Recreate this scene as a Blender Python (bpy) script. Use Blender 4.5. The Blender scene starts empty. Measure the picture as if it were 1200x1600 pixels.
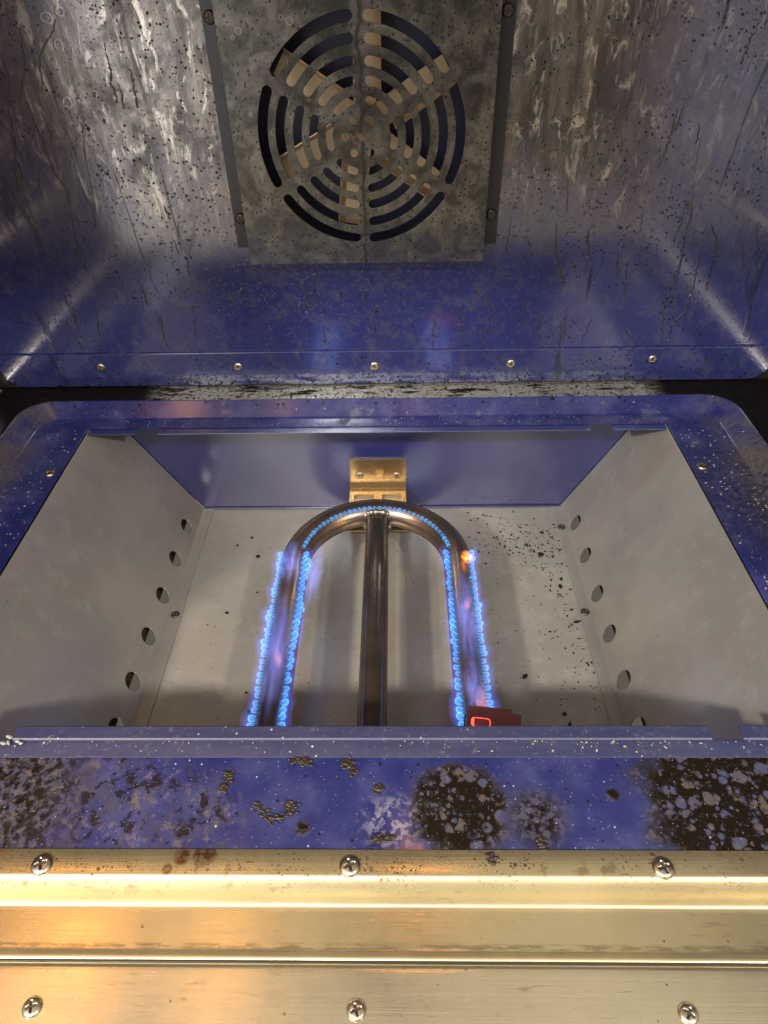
import bpy, bmesh, math, random
from mathutils import Vector, Matrix
random.seed(7)
PI = math.pi
C = bpy.context.scene.collection
S = bpy.context.scene

# ------------------------------------------------------------------ camera
cam = bpy.data.cameras.new('camera'); co = bpy.data.objects.new('camera', cam); C.objects.link(co)
cr = Vector((0.99976124, 0.01065763, -0.01907557)); cu = Vector((0.00737957, 0.65701218, 0.75384384)); cf = Vector((-0.02056708, 0.75380462, -0.65677666))
co.matrix_world = Matrix(((cr.x, cu.x, -cf.x, 0), (cr.y, cu.y, -cf.y, 0), (cr.z, cu.z, -cf.z, .34), (0, 0, 0, 1)))
cam.sensor_fit = 'VERTICAL'; cam.sensor_height = 24; cam.lens = 24 * 1047.6 / 1600
cam.clip_start = .01; cam.clip_end = 50
S.camera = co
# ------------------------------------------------------------------ world, lamps, exposure
w = bpy.data.worlds.new('World'); S.world = w; w.use_nodes = True
wt = w.node_tree; wg = wt.nodes['Background']; wg.inputs[1].default_value = 1.0
wtc = wt.nodes.new('ShaderNodeTexCoord'); wsp = wt.nodes.new('ShaderNodeSeparateXYZ'); wt.links.new(wtc.outputs['Generated'], wsp.inputs[0])
def wstep(v, a, b):
    n = wt.nodes.new('ShaderNodeMapRange'); n.interpolation_type = 'SMOOTHSTEP'; wt.links.new(v, n.inputs[0]); n.inputs[1].default_value = a; n.inputs[2].default_value = b; return n.outputs[0]
def wmul(a, b):
    n = wt.nodes.new('ShaderNodeMath'); n.operation = 'MULTIPLY'
    for i, v in enumerate((a, b)):
        if isinstance(v, (int, float)): n.inputs[i].default_value = v
        else: wt.links.new(v, n.inputs[i])
    return n.outputs[0]
def wmix(f, a, b):
    n = wt.nodes.new('ShaderNodeMix'); n.data_type = 'RGBA'; wt.links.new(f, n.inputs[0])
    for i, v in ((6, a), (7, b)):
        if isinstance(v, tuple): n.inputs[i].default_value = (*v, 1)
        else: wt.links.new(v, n.inputs[i])
    return n.outputs[2]
wx, wy, wz = wsp.outputs[:3]
front = wstep(wy, -.15, -.45)
col = wmix(wstep(wz, -.25, .35), (.10, .085, .07), (.68, .64, .56))
col = wmix(wmul(wmul(front, wstep(wx, .12, .25)), .8), col, (.46, .34, .25))
col = wmix(wmul(wmul(front, wstep(wx, -.20, -.27)), wstep(wx, -.62, -.50)), col, (3.0, 2.9, 2.75))
col = wmix(wmul(wmul(front, wstep(wz, .40, .46)), wstep(wz, .66, .56)), col, (1.9, 1.85, 1.5))
wt.links.new(col, wg.inputs[0])
def area(name, loc, target, size, power, col, sizey=None):
    l = bpy.data.lights.new(name, 'AREA'); l.shape = 'RECTANGLE' if sizey else 'SQUARE'
    l.size = size
    if sizey: l.size_y = sizey
    l.energy = power; l.color = col
    o = bpy.data.objects.new(name, l); C.objects.link(o); o.location = loc
    d = Vector(target) - Vector(loc); o.rotation_euler = d.to_track_quat('-Z', 'Y').to_euler() if abs(d.x) + abs(d.y) > 1e-5 else (0, 0, 0); return o
area('ceiling_light', (-1.15, -.93, 1.30), (0, .35, -.1), .11, 40, (1, .88, .72))
area('ceiling_light', (1.05, -.97, 1.35), (0, .35, -.1), .11, 23, (1, .86, .70))
area('ceiling_light', (-.25, -1.19, 1.60), (0, .3, -.1), .14, 18, (.92, .95, 1.0))
area('added_roof_light', (-.213, .27, .447), (-.213, .27, 0), .335, .135, (1, .82, .50), .30)  # unseen roof panels added so the stainless reflects warm yellow
area('added_roof_light', (.187, .27, .447), (.187, .27, 0), .328, .135, (1, .90, .64), .30)
area('oven_lamp', (-.352, .23, .440), (-.352, .23, 0), .034, .17, (1, .40, .08), .20)
area('oven_lamp', (-.190, .22, .440), (-.190, .22, 0), .018, .07, (1, .42, .10), .20)
area('oven_lamp', (.020, .315, .440), (.020, .315, 0), .032, .05, (1, .40, .08))
S.view_settings.view_transform = 'Standard'; S.view_settings.look = 'None'
S.view_settings.gamma = 1; S.view_settings.exposure = 0.15
S.render.engine = 'CYCLES'
S.cycles.volume_step_rate = 5; S.cycles.transparent_max_bounces = 32; S.cycles.volume_bounces = 0; S.cycles.max_bounces = 6; S.cycles.diffuse_bounces = 3; S.cycles.glossy_bounces = 4
S.cycles.sample_clamp_indirect = 8

# ------------------------------------------------------------------ node helper
class M:
    def __init__(s, name):
        s.m = bpy.data.materials.new(name); s.m.use_nodes = True; s.t = s.m.node_tree
        s.b = s.t.nodes['Principled BSDF']; s.tc = s.t.nodes.new('ShaderNodeNewGeometry').outputs['Position']
        s.sep = None
    def n(s, t): return s.t.nodes.new(t)
    def put(s, sock, v):
        if v is None: return
        if isinstance(v, bpy.types.NodeSocket): s.t.links.new(v, sock)
        elif isinstance(v, (tuple, list)) and len(v) == 3 and sock.type == 'RGBA': sock.default_value = (*v, 1)
        else: sock.default_value = v
    def math(s, op, a, b=None, c=None, clamp=False):
        n = s.n('ShaderNodeMath'); n.operation = op; n.use_clamp = clamp
        s.put(n.inputs[0], a); s.put(n.inputs[1], b); s.put(n.inputs[2], c); return n.outputs[0]
    def add(s, a, b): return s.math('ADD', a, b)
    def mul(s, a, b): return s.math('MULTIPLY', a, b)
    def sub(s, a, b): return s.math('SUBTRACT', a, b)
    def mx(s, a, b): return s.math('MAXIMUM', a, b)
    def step(s, v, lo, hi, inv=False):
        n = s.n('ShaderNodeMapRange'); n.interpolation_type = 'SMOOTHSTEP'
        s.put(n.inputs[0], v); n.inputs[1].default_value = lo; n.inputs[2].default_value = hi
        n.inputs[3].default_value = 1 if inv else 0; n.inputs[4].default_value = 0 if inv else 1
        return n.outputs[0]
    def vec(s, scale=(1, 1, 1), loc=(0, 0, 0), src=None):
        n = s.n('ShaderNodeMapping'); s.put(n.inputs[0], src or s.tc); n.inputs['Scale'].default_value = scale; n.inputs['Location'].default_value = loc
        return n.outputs[0]
    def noise(s, scale, detail=4, rough=.6, dist=0, vec=None, out=0):
        n = s.n('ShaderNodeTexNoise'); s.put(n.inputs['Vector'], vec or s.tc); n.inputs['Scale'].default_value = scale
        n.inputs['Detail'].default_value = detail; n.inputs['Roughness'].default_value = rough; n.inputs['Distortion'].default_value = dist
        return n.outputs[out]
    def vor(s, scale, feature='F1', vec=None, rand=1):
        n = s.n('ShaderNodeTexVoronoi'); n.feature = feature; s.put(n.inputs['Vector'], vec or s.tc); n.inputs['Scale'].default_value = scale
        n.inputs['Randomness'].default_value = rand
        return n.outputs
    def xyz(s):
        if not s.sep:
            n = s.n('ShaderNodeSeparateXYZ'); s.t.links.new(s.tc, n.inputs[0]); s.sep = n.outputs
        return s.sep
    def mix(s, f, a, b):
        n = s.n('ShaderNodeMix'); n.data_type = 'RGBA'; s.put(n.inputs[0], f); s.put(n.inputs[6], a); s.put(n.inputs[7], b); return n.outputs[2]
    def mixf(s, f, a, b):
        n = s.n('ShaderNodeMix'); s.put(n.inputs[0], f); s.put(n.inputs[2], a); s.put(n.inputs[3], b); return n.outputs[0]
    def warp(s, scale, amt):   # object coords plus noise offset
        c = s.noise(scale, 3, .5, out=1)
        n = s.n('ShaderNodeVectorMath'); n.operation = 'MULTIPLY_ADD'; s.put(n.inputs[0], c); n.inputs[1].default_value = (amt,) * 3; s.put(n.inputs[2], s.tc)
        return n.outputs[0]
    def specks(s, scale, size, keep, vec=None):  # round dots, only some cells
        o = s.vor(scale, 'F1', vec); sep = s.n('ShaderNodeSeparateColor'); s.t.links.new(o['Color'], sep.inputs[0])
        k = s.math('GREATER_THAN', sep.outputs[0], 1 - keep)
        r = s.mul(sep.outputs[1], size)
        d = s.sub(r, o['Distance'])
        return s.mul(s.step(d, 0, size * .3), k)
    def disc(s, cx, cy, rad, soft, dist, axes=(0, 1), asp=1.0):
        v = s.xyz(); a = s.math('POWER', s.sub(v[axes[0]], cx), 2.0); b = s.math('POWER', s.mul(s.sub(v[axes[1]], cy), asp), 2.0)
        r = s.math('SQRT', s.add(a, b)); r = s.add(r, s.mul(s.sub(dist, .5), rad * .9))
        return s.step(r, rad - soft, rad + soft, True)
    def fin(s, col, rough, metal=0., bump=None, bs=.3, bd=.001, spec=None, coat=None, aniso=None, ior=None):
        if ior: s.b.inputs['IOR'].default_value = ior
        s.put(s.b.inputs['Base Color'], col); s.put(s.b.inputs['Roughness'], rough); s.put(s.b.inputs['Metallic'], metal)
        if spec is not None: s.put(s.b.inputs['Specular IOR Level'], spec)
        if coat is not None: s.put(s.b.inputs['Coat Weight'], coat); s.b.inputs['Coat Roughness'].default_value = .12
        if aniso is not None:
            s.b.inputs['Anisotropic'].default_value = aniso; cv = s.n('ShaderNodeCombineXYZ'); cv.inputs[1].default_value = 1.0; s.t.links.new(cv.outputs[0], s.b.inputs['Tangent'])
        if bump is not None:
            n = s.n('ShaderNodeBump'); n.inputs['Strength'].default_value = bs; n.inputs['Distance'].default_value = bd
            s.put(n.inputs['Height'], bump); s.t.links.new(n.outputs[0], s.b.inputs['Normal'])
        return s.m
BLUE = (.013, .017, .098)

def mat_backwall():
    m = M('sooty_blue_enamel'); x, y, z = m.xyz()[:3]
    big = m.noise(9, 3, .5); mid = m.noise(34, 5, .65, .4)
    streak = m.noise(1, 6, .65, .5, m.vec((75, 75, 13)))
    # how far up the brown film reaches
    sg = m.add(z, m.add(m.mul(m.sub(big, .5), .14), m.mul(m.sub(streak, .5), .10)))
    side = m.math('ABSOLUTE', m.add(x, .03))
    soot = m.step(sg, .125, .235)
    soot = m.mul(soot, m.mixf(m.step(m.add(side, m.mul(m.sub(big, .5), .12)), .17, .25), 1.0, .30))
    col = m.mix(m.mul(m.noise(60, 4, .6), .35), BLUE, (.045, .050, .16))
    brown = m.mix(m.step(streak, .38, .62), (.085, .068, .053), (.24, .212, .182))
    brown = m.mix(m.step(mid, .45, .68), brown, (.045, .041, .038))
    col = m.mix(m.mul(soot, .86), col, brown)
    # pale deposit clumps
    pale = m.mul(m.step(m.noise(1, 7, .7, .8, m.vec((120, 120, 45))), .52, .66), m.mul(soot, .75))
    col = m.mix(pale, col, (.66, .62, .56))
    # grey haze film lower down
    haze = m.mul(m.step(m.noise(90, 5, .7), .45, .72), .40)
    col = m.mix(haze, col, (.075, .078, .085))
    # rings left by droplets
    o = m.vor(70, 'F1', m.warp(40, .006)); ring = m.mul(m.step(m.math('ABSOLUTE', m.sub(o['Distance'], .22)), .0, .07, True), m.mul(m.step(m.noise(14, 2), .5, .6), soot))
    col = m.mix(m.mul(ring, .35), col, (.45, .42, .38))
    # wandering thin drips
    dn = m.noise(1, 2.5, .45, .25, m.vec((26, 26, 3.2)))
    line = m.step(m.math('ABSOLUTE', m.sub(dn, .5)), .003, .012, True)
    where = m.mul(m.step(m.noise(1, 3, .6, 0, m.vec((30, 30, 9), (3, 1, 7))), .50, .58), m.step(side, .10, .17))
    drip = m.mul(line, where)
    dn2 = m.noise(1, 4, .6, .3, m.vec((95, 95, 9), (5, 0, 2)))
    blot = m.mul(m.step(dn2, .64, .70), m.step(m.noise(16, 2, .5, 0, m.vec((1, 1, 1), (9, 0, 0))), .48, .6))
    sp = m.mx(m.specks(210, .42, .20, m.warp(160, .006)), m.specks(420, .48, .42, m.warp(300, .003))); sp = m.mul(sp, m.step(m.noise(20, 3), .36, .56))
    sp2 = m.specks(900, .40, .30)
    blk = m.mx(m.mx(m.mul(drip, .5), m.mul(blot, .8)), m.mx(sp, m.mul(sp2, .55)))
    # burnt-on dots hugging the bottom edge
    low = m.mul(m.specks(260, .5, .75), m.step(z, .014, .034, True))
    blk = m.mx(blk, low)
    col = m.mix(blk, col, (.010, .009, .008))
    rust = m.mul(m.step(m.noise(1, 3, .6, 0, m.vec((110, 110, 24), (2, 2, 2))), .66, .72), m.step(z, .17, .08))
    rough = m.mixf(soot, .13, m.mixf(m.step(mid, .35, .65), .20, .34)); rough = m.add(rough, m.mul(blk, .15))
    metal = m.mul(m.mul(soot, .72), m.sub(1, blk))
    h = m.add(m.mul(m.mx(blk, m.mul(ring, .6)), .8), m.add(m.mul(streak, m.mul(soot, .8)), m.mul(m.noise(350, 3), .02)))
    return m.fin(col, rough, metal, h, .28, .0006, spec=m.mixf(blk, .7, .1), ior=1.9)

def mat_cover():
    m = M('sooty_grey_steel'); x, y, z = m.xyz()[:3]
    mid = m.noise(45, 6, .7, .5); fine = m.noise(170, 4, .7); streak = m.noise(1, 5, .6, .4, m.vec((90, 90, 16)))
    col = m.mix(m.step(mid, .35, .68), (.045, .043, .040), (.165, .158, .145))
    col = m.mix(m.mul(m.step(fine, .55, .7), .5), col, (.022, .021, .019))
    blue = m.mul(m.step(m.add(z, m.mul(m.sub(mid, .5), .08)), .140, .175, True), .30)
    col = m.mix(blue, col, (.045, .048, .16))
    sp = m.mx(m.mx(m.specks(300, .45, .5), m.specks(500, .5, .4)), m.mul(m.specks(110, .24, .35), .9))
    cw = m.add(x, m.mul(m.sub(m.noise(1, 3, .6, 0, m.vec((1, 1, 60))), .5), .010))
    crack = m.step(m.math('ABSOLUTE', m.add(cw, .024)), .0006, .0022, True)
    blot = m.mul(m.step(streak, .64, .70), m.step(m.noise(22, 2), .45, .6))
    blk = m.mx(m.mx(sp, m.mul(crack, .9)), m.mul(blot, .8))
    col = m.mix(blk, col, (.010, .009, .008))
    o = m.vor(95, 'F1'); ring = m.mul(m.step(m.math('ABSOLUTE', m.sub(o['Distance'], .2)), 0, .05, True), m.step(m.noise(20, 2), .55, .63))
    col = m.mix(m.mul(ring, .4), col, (.34, .31, .27))
    h = m.add(m.add(m.mul(blk, .7), m.mul(ring, .5)), m.mul(mid, .4))
    return m.fin(col, m.mixf(mid, .16, .34), m.mul(m.sub(1, blk), .6), h, .16, .0003, spec=.6)

def mat_floor():
    m = M('burnt_blue_enamel'); x, y, z = m.xyz()[:3]
    d = m.noise(60, 5, .65); fine = m.noise(230, 3, .6)
    col = m.mix(m.mul(m.step(m.noise(40, 4, .6), .4, .75), .45), BLUE, (.075, .078, .20))
    # charred patches, each a ring of dark crust round paler blisters
    wv = m.warp(220, .0022)
    def blist(sc_, lo, hi):
        o = m.vor(sc_, 'F1', wv); q = m.n('ShaderNodeSeparateColor'); m.t.links.new(o['Color'], q.inputs[0])
        rad = m.mixf(q.outputs[0], lo, hi); return m.step(m.sub(rad, o['Distance']), -.08, .10), q.outputs[1], o['Distance']
    softb = 1
    b1, c1, dd = blist(150, .10, .60); b2, c2, _ = blist(300, -.05, .50); b3, c3, _ = blist(560, -.2, .42)
    keepn = m.noise(95, 4, .7); isl = m.mx(m.mul(b1, m.step(keepn, .40, .50)), m.mx(m.mul(m.mul(b2, .95), m.step(keepn, .47, .54)), m.mul(b3, .25)))
    crust = m.mul(m.sub(1, isl), m.step(d, .34, .42)); cells = m.sub(.5, dd)
    blister = m.mix(m.step(m.mixf(b1, c2, c1), .45, .75), (.046, .048, .092), (.070, .052, .040)); blister = m.mix(m.mul(m.step(fine, .5, .7), .6), blister, (.10, .09, .095))
    big = m.mx(m.mx(m.disc(.030, .1590, .0250, .005, d, asp=1.05), m.disc(.176, .162, .052, .010, d, asp=1.1)), 0.)
    soft = m.mx(m.disc(.069, .154, .014, .007, fine), m.disc(-.215, .165, .045, .02, d))
    soft = m.mx(soft, m.mx(m.disc(.110, .1665, .0035, .001, fine), m.disc(-.049, .149, .004, .002, fine)))
    soft = m.mx(soft, m.mul(m.disc(.33, .40, .08, .05, d), .8))
    col = m.mix(m.mul(big, .9), col, blister)
    char = m.mul(big, crust); char = m.mx(char, m.mul(soft, m.step(fine, .40, .58)))
    col = m.mix(m.mul(soft, .55), col, (.07, .06, .055))
    col = m.mix(char, col, (.009, .006, .004))
    # random dull stains over the whole sheet
    st = m.mul(m.step(m.noise(26, 5, .7, 0, m.vec((1, 1, 1), (4, 4, 0))), .56, .70), m.step(y, .12, .13))
    col = m.mix(m.mul(st, .55), col, (.060, .056, .052))
    sidefilm = m.mul(m.step(m.math('ABSOLUTE', m.add(x, .02)), .285, .315), m.step(m.noise(30, 4, .7), .35, .6))
    col = m.mix(m.mul(sidefilm, .75), col, (.070, .058, .046))
    lb = m.mx(m.mx(m.disc(-.143, .165, .034, .014, d), m.disc(-.105, .154, .022, .010, d)), m.disc(-.20, .160, .045, .03, d))
    ln = m.noise(150, 5, .68, .6); col = m.mix(m.mul(lb, m.mul(m.step(m.noise(70, 4, .7), .45, .62), .55)), col, (.045, .038, .045)); lchar = m.mul(lb, m.step(m.add(ln, m.mul(m.sub(d, .5), .9)), .55, .62))
    col = m.mix(m.mul(lchar, .92), col, (.016, .010, .007)); col = m.mix(m.mul(m.mul(lb, m.step(ln, .44, .38)), .5), col, (.14, .10, .075))
    lowfloor = 1
    rimdots = m.mul(m.specks(210, .5, .6), m.mul(m.step(y, .522, .530), m.step(z, .004, .010)))
    blk = m.mx(m.mul(m.specks(300, .36, .20), .9), rimdots)
    # ledge all round painted black for the dark surroundings it reflects
    ledge = m.mx(m.step(z, .0128, .0137), 0.0)
    gone = m.mul(m.step(m.noise(30, 5, .7), .52, .64), m.mul(ledge, m.step(m.math('ABSOLUTE', m.add(x, .02)), .22, .16)))
    col = m.mix(m.mul(ledge, m.sub(1, m.mul(gone, .8))), col, (.004, .003, .003))
    col = m.mix(blk, col, (.012, .010, .010))
    wh = m.mx(m.mul(m.specks(420, .30, .10), m.step(m.noise(18, 3), .42, .6)), m.mul(m.specks(1100, .34, .14), .7))
    wh = m.mul(wh, m.sub(1, ledge))
    col = m.mix(wh, col, (.42, .40, .42))
    whitef = m.mul(m.disc(-.005, .152, .013, .008, fine), m.step(fine, .45, .62))
    col = m.mix(m.mul(whitef, .5), col, (.35, .33, .38))
    rough = m.mixf(m.mx(big, lb), .16, .48); rough = m.add(rough, m.mul(char, -.14)); rough = m.mixf(st, rough, .45); rough = m.mixf(ledge, rough, .55)
    bare_glint = m.mul(m.mul(ledge, m.step(m.math('ABSOLUTE', m.add(x, -.005)), .245, .20)), m.mul(m.step(m.noise(1, 5, .7, 0, m.vec((25, 120, 1))), .60, .46), m.step(m.noise(300, 3, .7), .62, .50)))
    col = m.mix(bare_glint, col, (.55, .54, .46)); rough = m.mixf(bare_glint, rough, .22)  # pale bare-metal patches painted where the ledge shows bright reflections
    h = m.add(m.add(m.mul(big, m.mul(isl, .5)), m.mul(char, m.mul(fine, .5))), m.add(m.mul(wh, .8), m.mul(m.mx(m.mul(soft, fine), lchar), .12)))
    return m.fin(col, rough, m.mul(bare_glint, .9), h, .4, .0007, spec=m.mixf(m.mx(m.mul(ledge, m.sub(1, bare_glint)), m.mx(blk, m.mx(char, lchar))), .55, .10), ior=1.5)

def mat_enamel(name, film=.2, ra=0.):
    m = M(name); d = m.noise(30, 5, .65)
    col = m.mix(m.mul(m.step(d, .45, .75), film), BLUE, (.08, .08, .13))
    blot = m.mul(m.step(m.noise(75, 3, .6), .64, .69), m.step(m.noise(12, 2), .46, .58))
    sp = m.mx(m.specks(260, .34, .16), m.mul(blot, .7))
    col = m.mix(sp, col, (.012, .012, .03)); wh = m.mul(m.specks(500, .28, .05), .8); col = m.mix(wh, col, (.4, .38, .4))
    return m.fin(col, m.mixf(d, .13 + ra, .22 + ra), 0., m.add(sp, m.mul(m.noise(25, 2), .3)), .12, .0004, spec=.7, ior=1.9)

def mat_lip():
    m = M('dull_lip_enamel'); d = m.noise(1, 4, .65, 0, m.vec((22, 130, 130))); f = m.noise(260, 3, .7)
    col = m.mix(m.step(d, .3, .7), (.014, .017, .068), (.026, .030, .078)); col = m.mix(m.mul(m.step(f, .58, .70), .5), col, (.10, .095, .11))
    wh = m.mx(m.mul(m.specks(420, .32, .16), m.step(m.noise(15, 3), .4, .58)), m.mul(m.mul(m.specks(1000, .34, .3), m.step(m.noise(25, 3), .5, .62)), .6)); col = m.mix(wh, col, (.42, .38, .36))
    return m.fin(col, m.mixf(f, .40, .58), 0., m.add(wh, m.mul(f, .4)), .4, .0005, spec=.7)

def mat_silver(name, base=(.43, .415, .385), metal=.6, stains=0., rough=.38):
    m = M(name); big = m.noise(11, 4, .55); fine = m.noise(520, 3, .75); mid = m.noise(70, 4, .65)
    dark = tuple(c * .78 for c in base); lite = tuple(min(1, c * 1.18) for c in base)
    col = m.mix(m.step(big, .3, .7), dark, base); col = m.mix(m.mul(m.step(mid, .5, .72), .35), col, lite)
    col = m.mix(m.mul(m.step(fine, .58, .74), .45), col, lite); col = m.mix(m.mul(m.step(fine, .44, .30), .35), col, dark)
    col = m.mix(m.mul(m.step(m.noise(5, 5, .65, .6, m.vec((1, 1, 1), (3, 8, 1))), .50, .66), .5), col, tuple(c * k for c, k in zip(base, (.86, .72, .66)))); col = m.mix(m.mul(m.step(m.noise(8, 5, .7, 1., m.vec((1, 1, 1), (7, 2, 5))), .54, .64), .35), col, dark)
    sp = m.mul(m.specks(480, .30, .05 + stains), m.step(m.noise(16, 3), .42, .58)); col = m.mix(m.mul(sp, .85), col, (.03, .026, .022))
    wh = m.mul(m.specks(600, .25, .03 + stains * .25), .9); col = m.mix(wh, col, (.75, .72, .66))
    scr = m.mul(m.step(m.noise(1, 2, .5, 0, m.vec((12, 320, 12))), .66, .7), .18); col = m.mix(scr, col, lite)
    return m.fin(col, m.mixf(mid, rough - .06, rough + .08), metal, m.add(m.mul(fine, .25), m.add(sp, m.mul(wh, 2.))), .3, .0005)

def mat_brushed(name, base=(.62, .53, .33), rough=.20, spots=True, ysc=900):
    m = M(name); br = m.noise(1, 4, .7, 0, m.vec((5, ysc, ysc))); big = m.noise(14, 4, .6)
    col = m.mix(m.step(big, .3, .7), base, tuple(c * .84 for c in base)); col = m.mix(m.mul(br, .25), col, tuple(c * .75 for c in base))
    y = m.xyz()[1]
    dirt = m.mul(m.step(m.noise(75, 5, .7), .56, .66), m.step(y, .119, .124)) if spots else 0.
    rs = m.mx(m.mx(m.disc(-.0955, .1352, .0055, .001, m.noise(120, 4)), m.disc(-.106, .1345, .004, .001, m.noise(150, 4))), m.disc(-.112, .129, .0025, .0006, m.noise(150, 4))) if spots else 0.
    sm = m.mx(m.specks(380, .46, .50), m.specks(800, .6, .5)); zone = m.step(y, .118, .128) if spots else 0.
    sm = m.mul(sm, m.mul(m.step(m.noise(30, 4, .6), .40, .6), zone)) if spots else m.mul(sm, .0)
    sp = m.mx(sm, m.mul(m.specks(240, .2, .22), m.step(m.noise(16, 3), .4, .55)))
    col = m.mix(m.mul(dirt, .6), col, (.20, .11, .05)); col = m.mix(m.mul(sp, .85), col, (.10, .045, .02)); col = m.mix(m.mul(rs, m.mixf(m.step(m.noise(300, 3), .4, .6), .45, .95)), col, (.20, .075, .035))
    smear = m.mul(m.step(m.noise(1, 5, .7, .3, m.vec((60, 420, 10))), .57, .68), m.step(m.noise(11, 3), .42, .58)); line_ = m.mul(m.step(m.math('ABSOLUTE', m.sub(y, .1005)), .0004, .0022, True), m.step(m.noise(1, 4, .7, 0, m.vec((70, 500, 1))), .42, .56)) if spots else 0.
    col = m.mix(m.mul(m.mx(smear, line_), .55), col, (.16, .12, .075))
    fold = m.mx(m.mul(m.step(y, .0935, .0955), m.step(y, .0995, .0975)), m.mul(m.step(y, .1145, .1165), m.step(y, .1285, .1268)))
    finger = m.mul(m.step(m.noise(38, 4, .6, .4), .40, .70), .05)
    r = m.add(m.mixf(br, rough - .06, rough + .10), m.add(m.mul(m.mx(sp, dirt), .2), m.add(m.mul(fold, .12), finger)))
    return m.fin(col, r, .85, m.add(m.mul(br, 1.0), m.add(m.mul(sp, .5), m.mul(m.noise(160, 3), .05))), .22, .0003)

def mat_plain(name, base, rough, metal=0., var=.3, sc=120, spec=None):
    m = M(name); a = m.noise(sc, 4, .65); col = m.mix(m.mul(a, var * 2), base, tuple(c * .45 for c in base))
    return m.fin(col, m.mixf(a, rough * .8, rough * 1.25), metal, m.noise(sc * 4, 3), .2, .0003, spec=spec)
def mat_tube(name, a, b):
    m = M(name); n1 = m.noise(28, 4, .6); fine = m.noise(1, 3, .6, 0, m.vec((300, 12, 300)))
    col = m.mix(m.step(n1, .35, .65), a, b); col = m.mix(m.mul(fine, .4), col, tuple(c * .5 for c in a))
    col = m.mix(m.mul(m.specks(400, .3, .12), .7), col, (.02, .015, .012))
    return m.fin(col, m.mixf(n1, .22, .36), .9, fine, .15, .0003)
def mat_emit(name, col, st):
    m = M(name); m.put(m.b.inputs['Base Color'], tuple(c * .2 for c in col)); m.put(m.b.inputs['Emission Color'], col); m.b.inputs['Emission Strength'].default_value = st; return m.m
def mat_vol(name, col, st, fade=None):
    mt = bpy.data.materials.new(name); mt.use_nodes = True; t = mt.node_tree; t.nodes.clear(); mt.cycles.homogeneous_volume = not fade
    out = t.nodes.new('ShaderNodeOutputMaterial'); e = t.nodes.new('ShaderNodeEmission'); e.inputs[0].default_value = (*col, 1); e.inputs[1].default_value = st
    t.links.new(e.outputs[0], out.inputs['Volume'])
    if fade:   # soft-edged wisp: density falls off from the middle of the flame body
        tc = t.nodes.new('ShaderNodeTexCoord'); L = t.nodes.new('ShaderNodeVectorMath'); L.operation = 'LENGTH'; t.links.new(tc.outputs['Object'], L.inputs[0])
        no = t.nodes.new('ShaderNodeTexNoise'); no.inputs['Scale'].default_value = 2.2; no.inputs['Detail'].default_value = 2; t.links.new(tc.outputs['Object'], no.inputs['Vector'])
        mr = t.nodes.new('ShaderNodeMapRange'); mr.interpolation_type = 'SMOOTHSTEP'; mr.inputs[1].default_value = 1.0; mr.inputs[2].default_value = .25
        t.links.new(L.outputs['Value'], mr.inputs[0])
        m2 = t.nodes.new('ShaderNodeMapRange'); m2.inputs[1].default_value = .38; m2.inputs[2].default_value = .62; t.links.new(no.outputs[0], m2.inputs[0])
        a = t.nodes.new('ShaderNodeMath'); a.operation = 'MULTIPLY'; t.links.new(mr.outputs[0], a.inputs[0]); t.links.new(m2.outputs[0], a.inputs[1])
        b = t.nodes.new('ShaderNodeMath'); b.operation = 'MULTIPLY'; t.links.new(a.outputs[0], b.inputs[0]); b.inputs[1].default_value = st
        t.links.new(b.outputs[0], e.inputs[1])
    return mt

MB = mat_backwall(); MC = mat_cover(); MF = mat_floor(); ME = mat_enamel('blue_enamel'); MEL = mat_enamel('clean_blue_enamel', .12, .06); MLIP = mat_lip()
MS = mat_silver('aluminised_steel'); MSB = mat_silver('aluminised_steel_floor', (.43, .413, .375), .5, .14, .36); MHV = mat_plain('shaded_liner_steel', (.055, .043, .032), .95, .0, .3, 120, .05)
MT = mat_brushed('stainless_trim'); MD = mat_brushed('stainless_door', (.64, .57, .41), .20, False)  # stainless base colours carry some of the warm light's yellow
MSC = mat_plain('screw_steel', (.55, .48, .38), .30, 1., .45, 420); MSD = mat_plain('screw_recess', (.05, .04, .03), .5)
MSK = mat_plain('sooty_screw', (.10, .09, .08), .4, .8, .3, 500)
MTB = mat_tube('heat_tinted_steel', (.38, .26, .17), (.19, .16, .165)); MTP = mat_tube('brown_steel_pipe', (.24, .19, .15), (.14, .115, .095))
MW = mat_plain('weld_steel', (.42, .37, .33), .35, .9, .4, 500)
MBR = mat_brushed('warm_lit_steel', (.44, .315, .165), .22, False, 300)  # gold base paints in the warm light that plain stainless reflects
MFAN = mat_plain('tan_fan_steel', (.80, .64, .44), .32, .6, .25, 90); MDK = mat_plain('dark_housing', (.035, .04, .11), .35)
MBLK = mat_plain('char_and_gap_black', (.012, .010, .008), .45, 0., .4, 700, .3); MDRIP = mat_plain('dried_drip', (.035, .026, .018), .30, 0., .4, 500, .8); MBLS = mat_plain('blistered_crust', (.040, .026, .017), .36, 0., .7, 900, .5)
MGR = mat_plain('salt_grain', (.36, .34, .31), .35)
MFIL = mat_plain('glint_corner', (.60, .54, .47), .22, .85, .25, 90); MRAIL = mat_plain('dark_rail', (.045, .045, .055), .3, .5, .4, 200); MRED = mat_plain('dark_red_ceramic', (.13, .009, .009), .35, .2); MGLOW = mat_emit('glowing_igniter', (1., .09, .06), 2.2)
MCY = mat_vol('flame_cone', (.06, .56, 1.0), 520); MHAL = mat_vol('flame_mantle', (.06, .17, 1.0), 40); MGL = mat_vol('flame_glow', (.16, .17, 1.0), 12)
MPUR = mat_vol('violet_flame_wisp', (.22, .28, 1.0), 72, True); MPINK = mat_vol('pink_flame_wisp', (1.0, .35, .30), 100, True); MORG = mat_vol('orange_flare', (1.0, .27, .02), 620, True)

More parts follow.
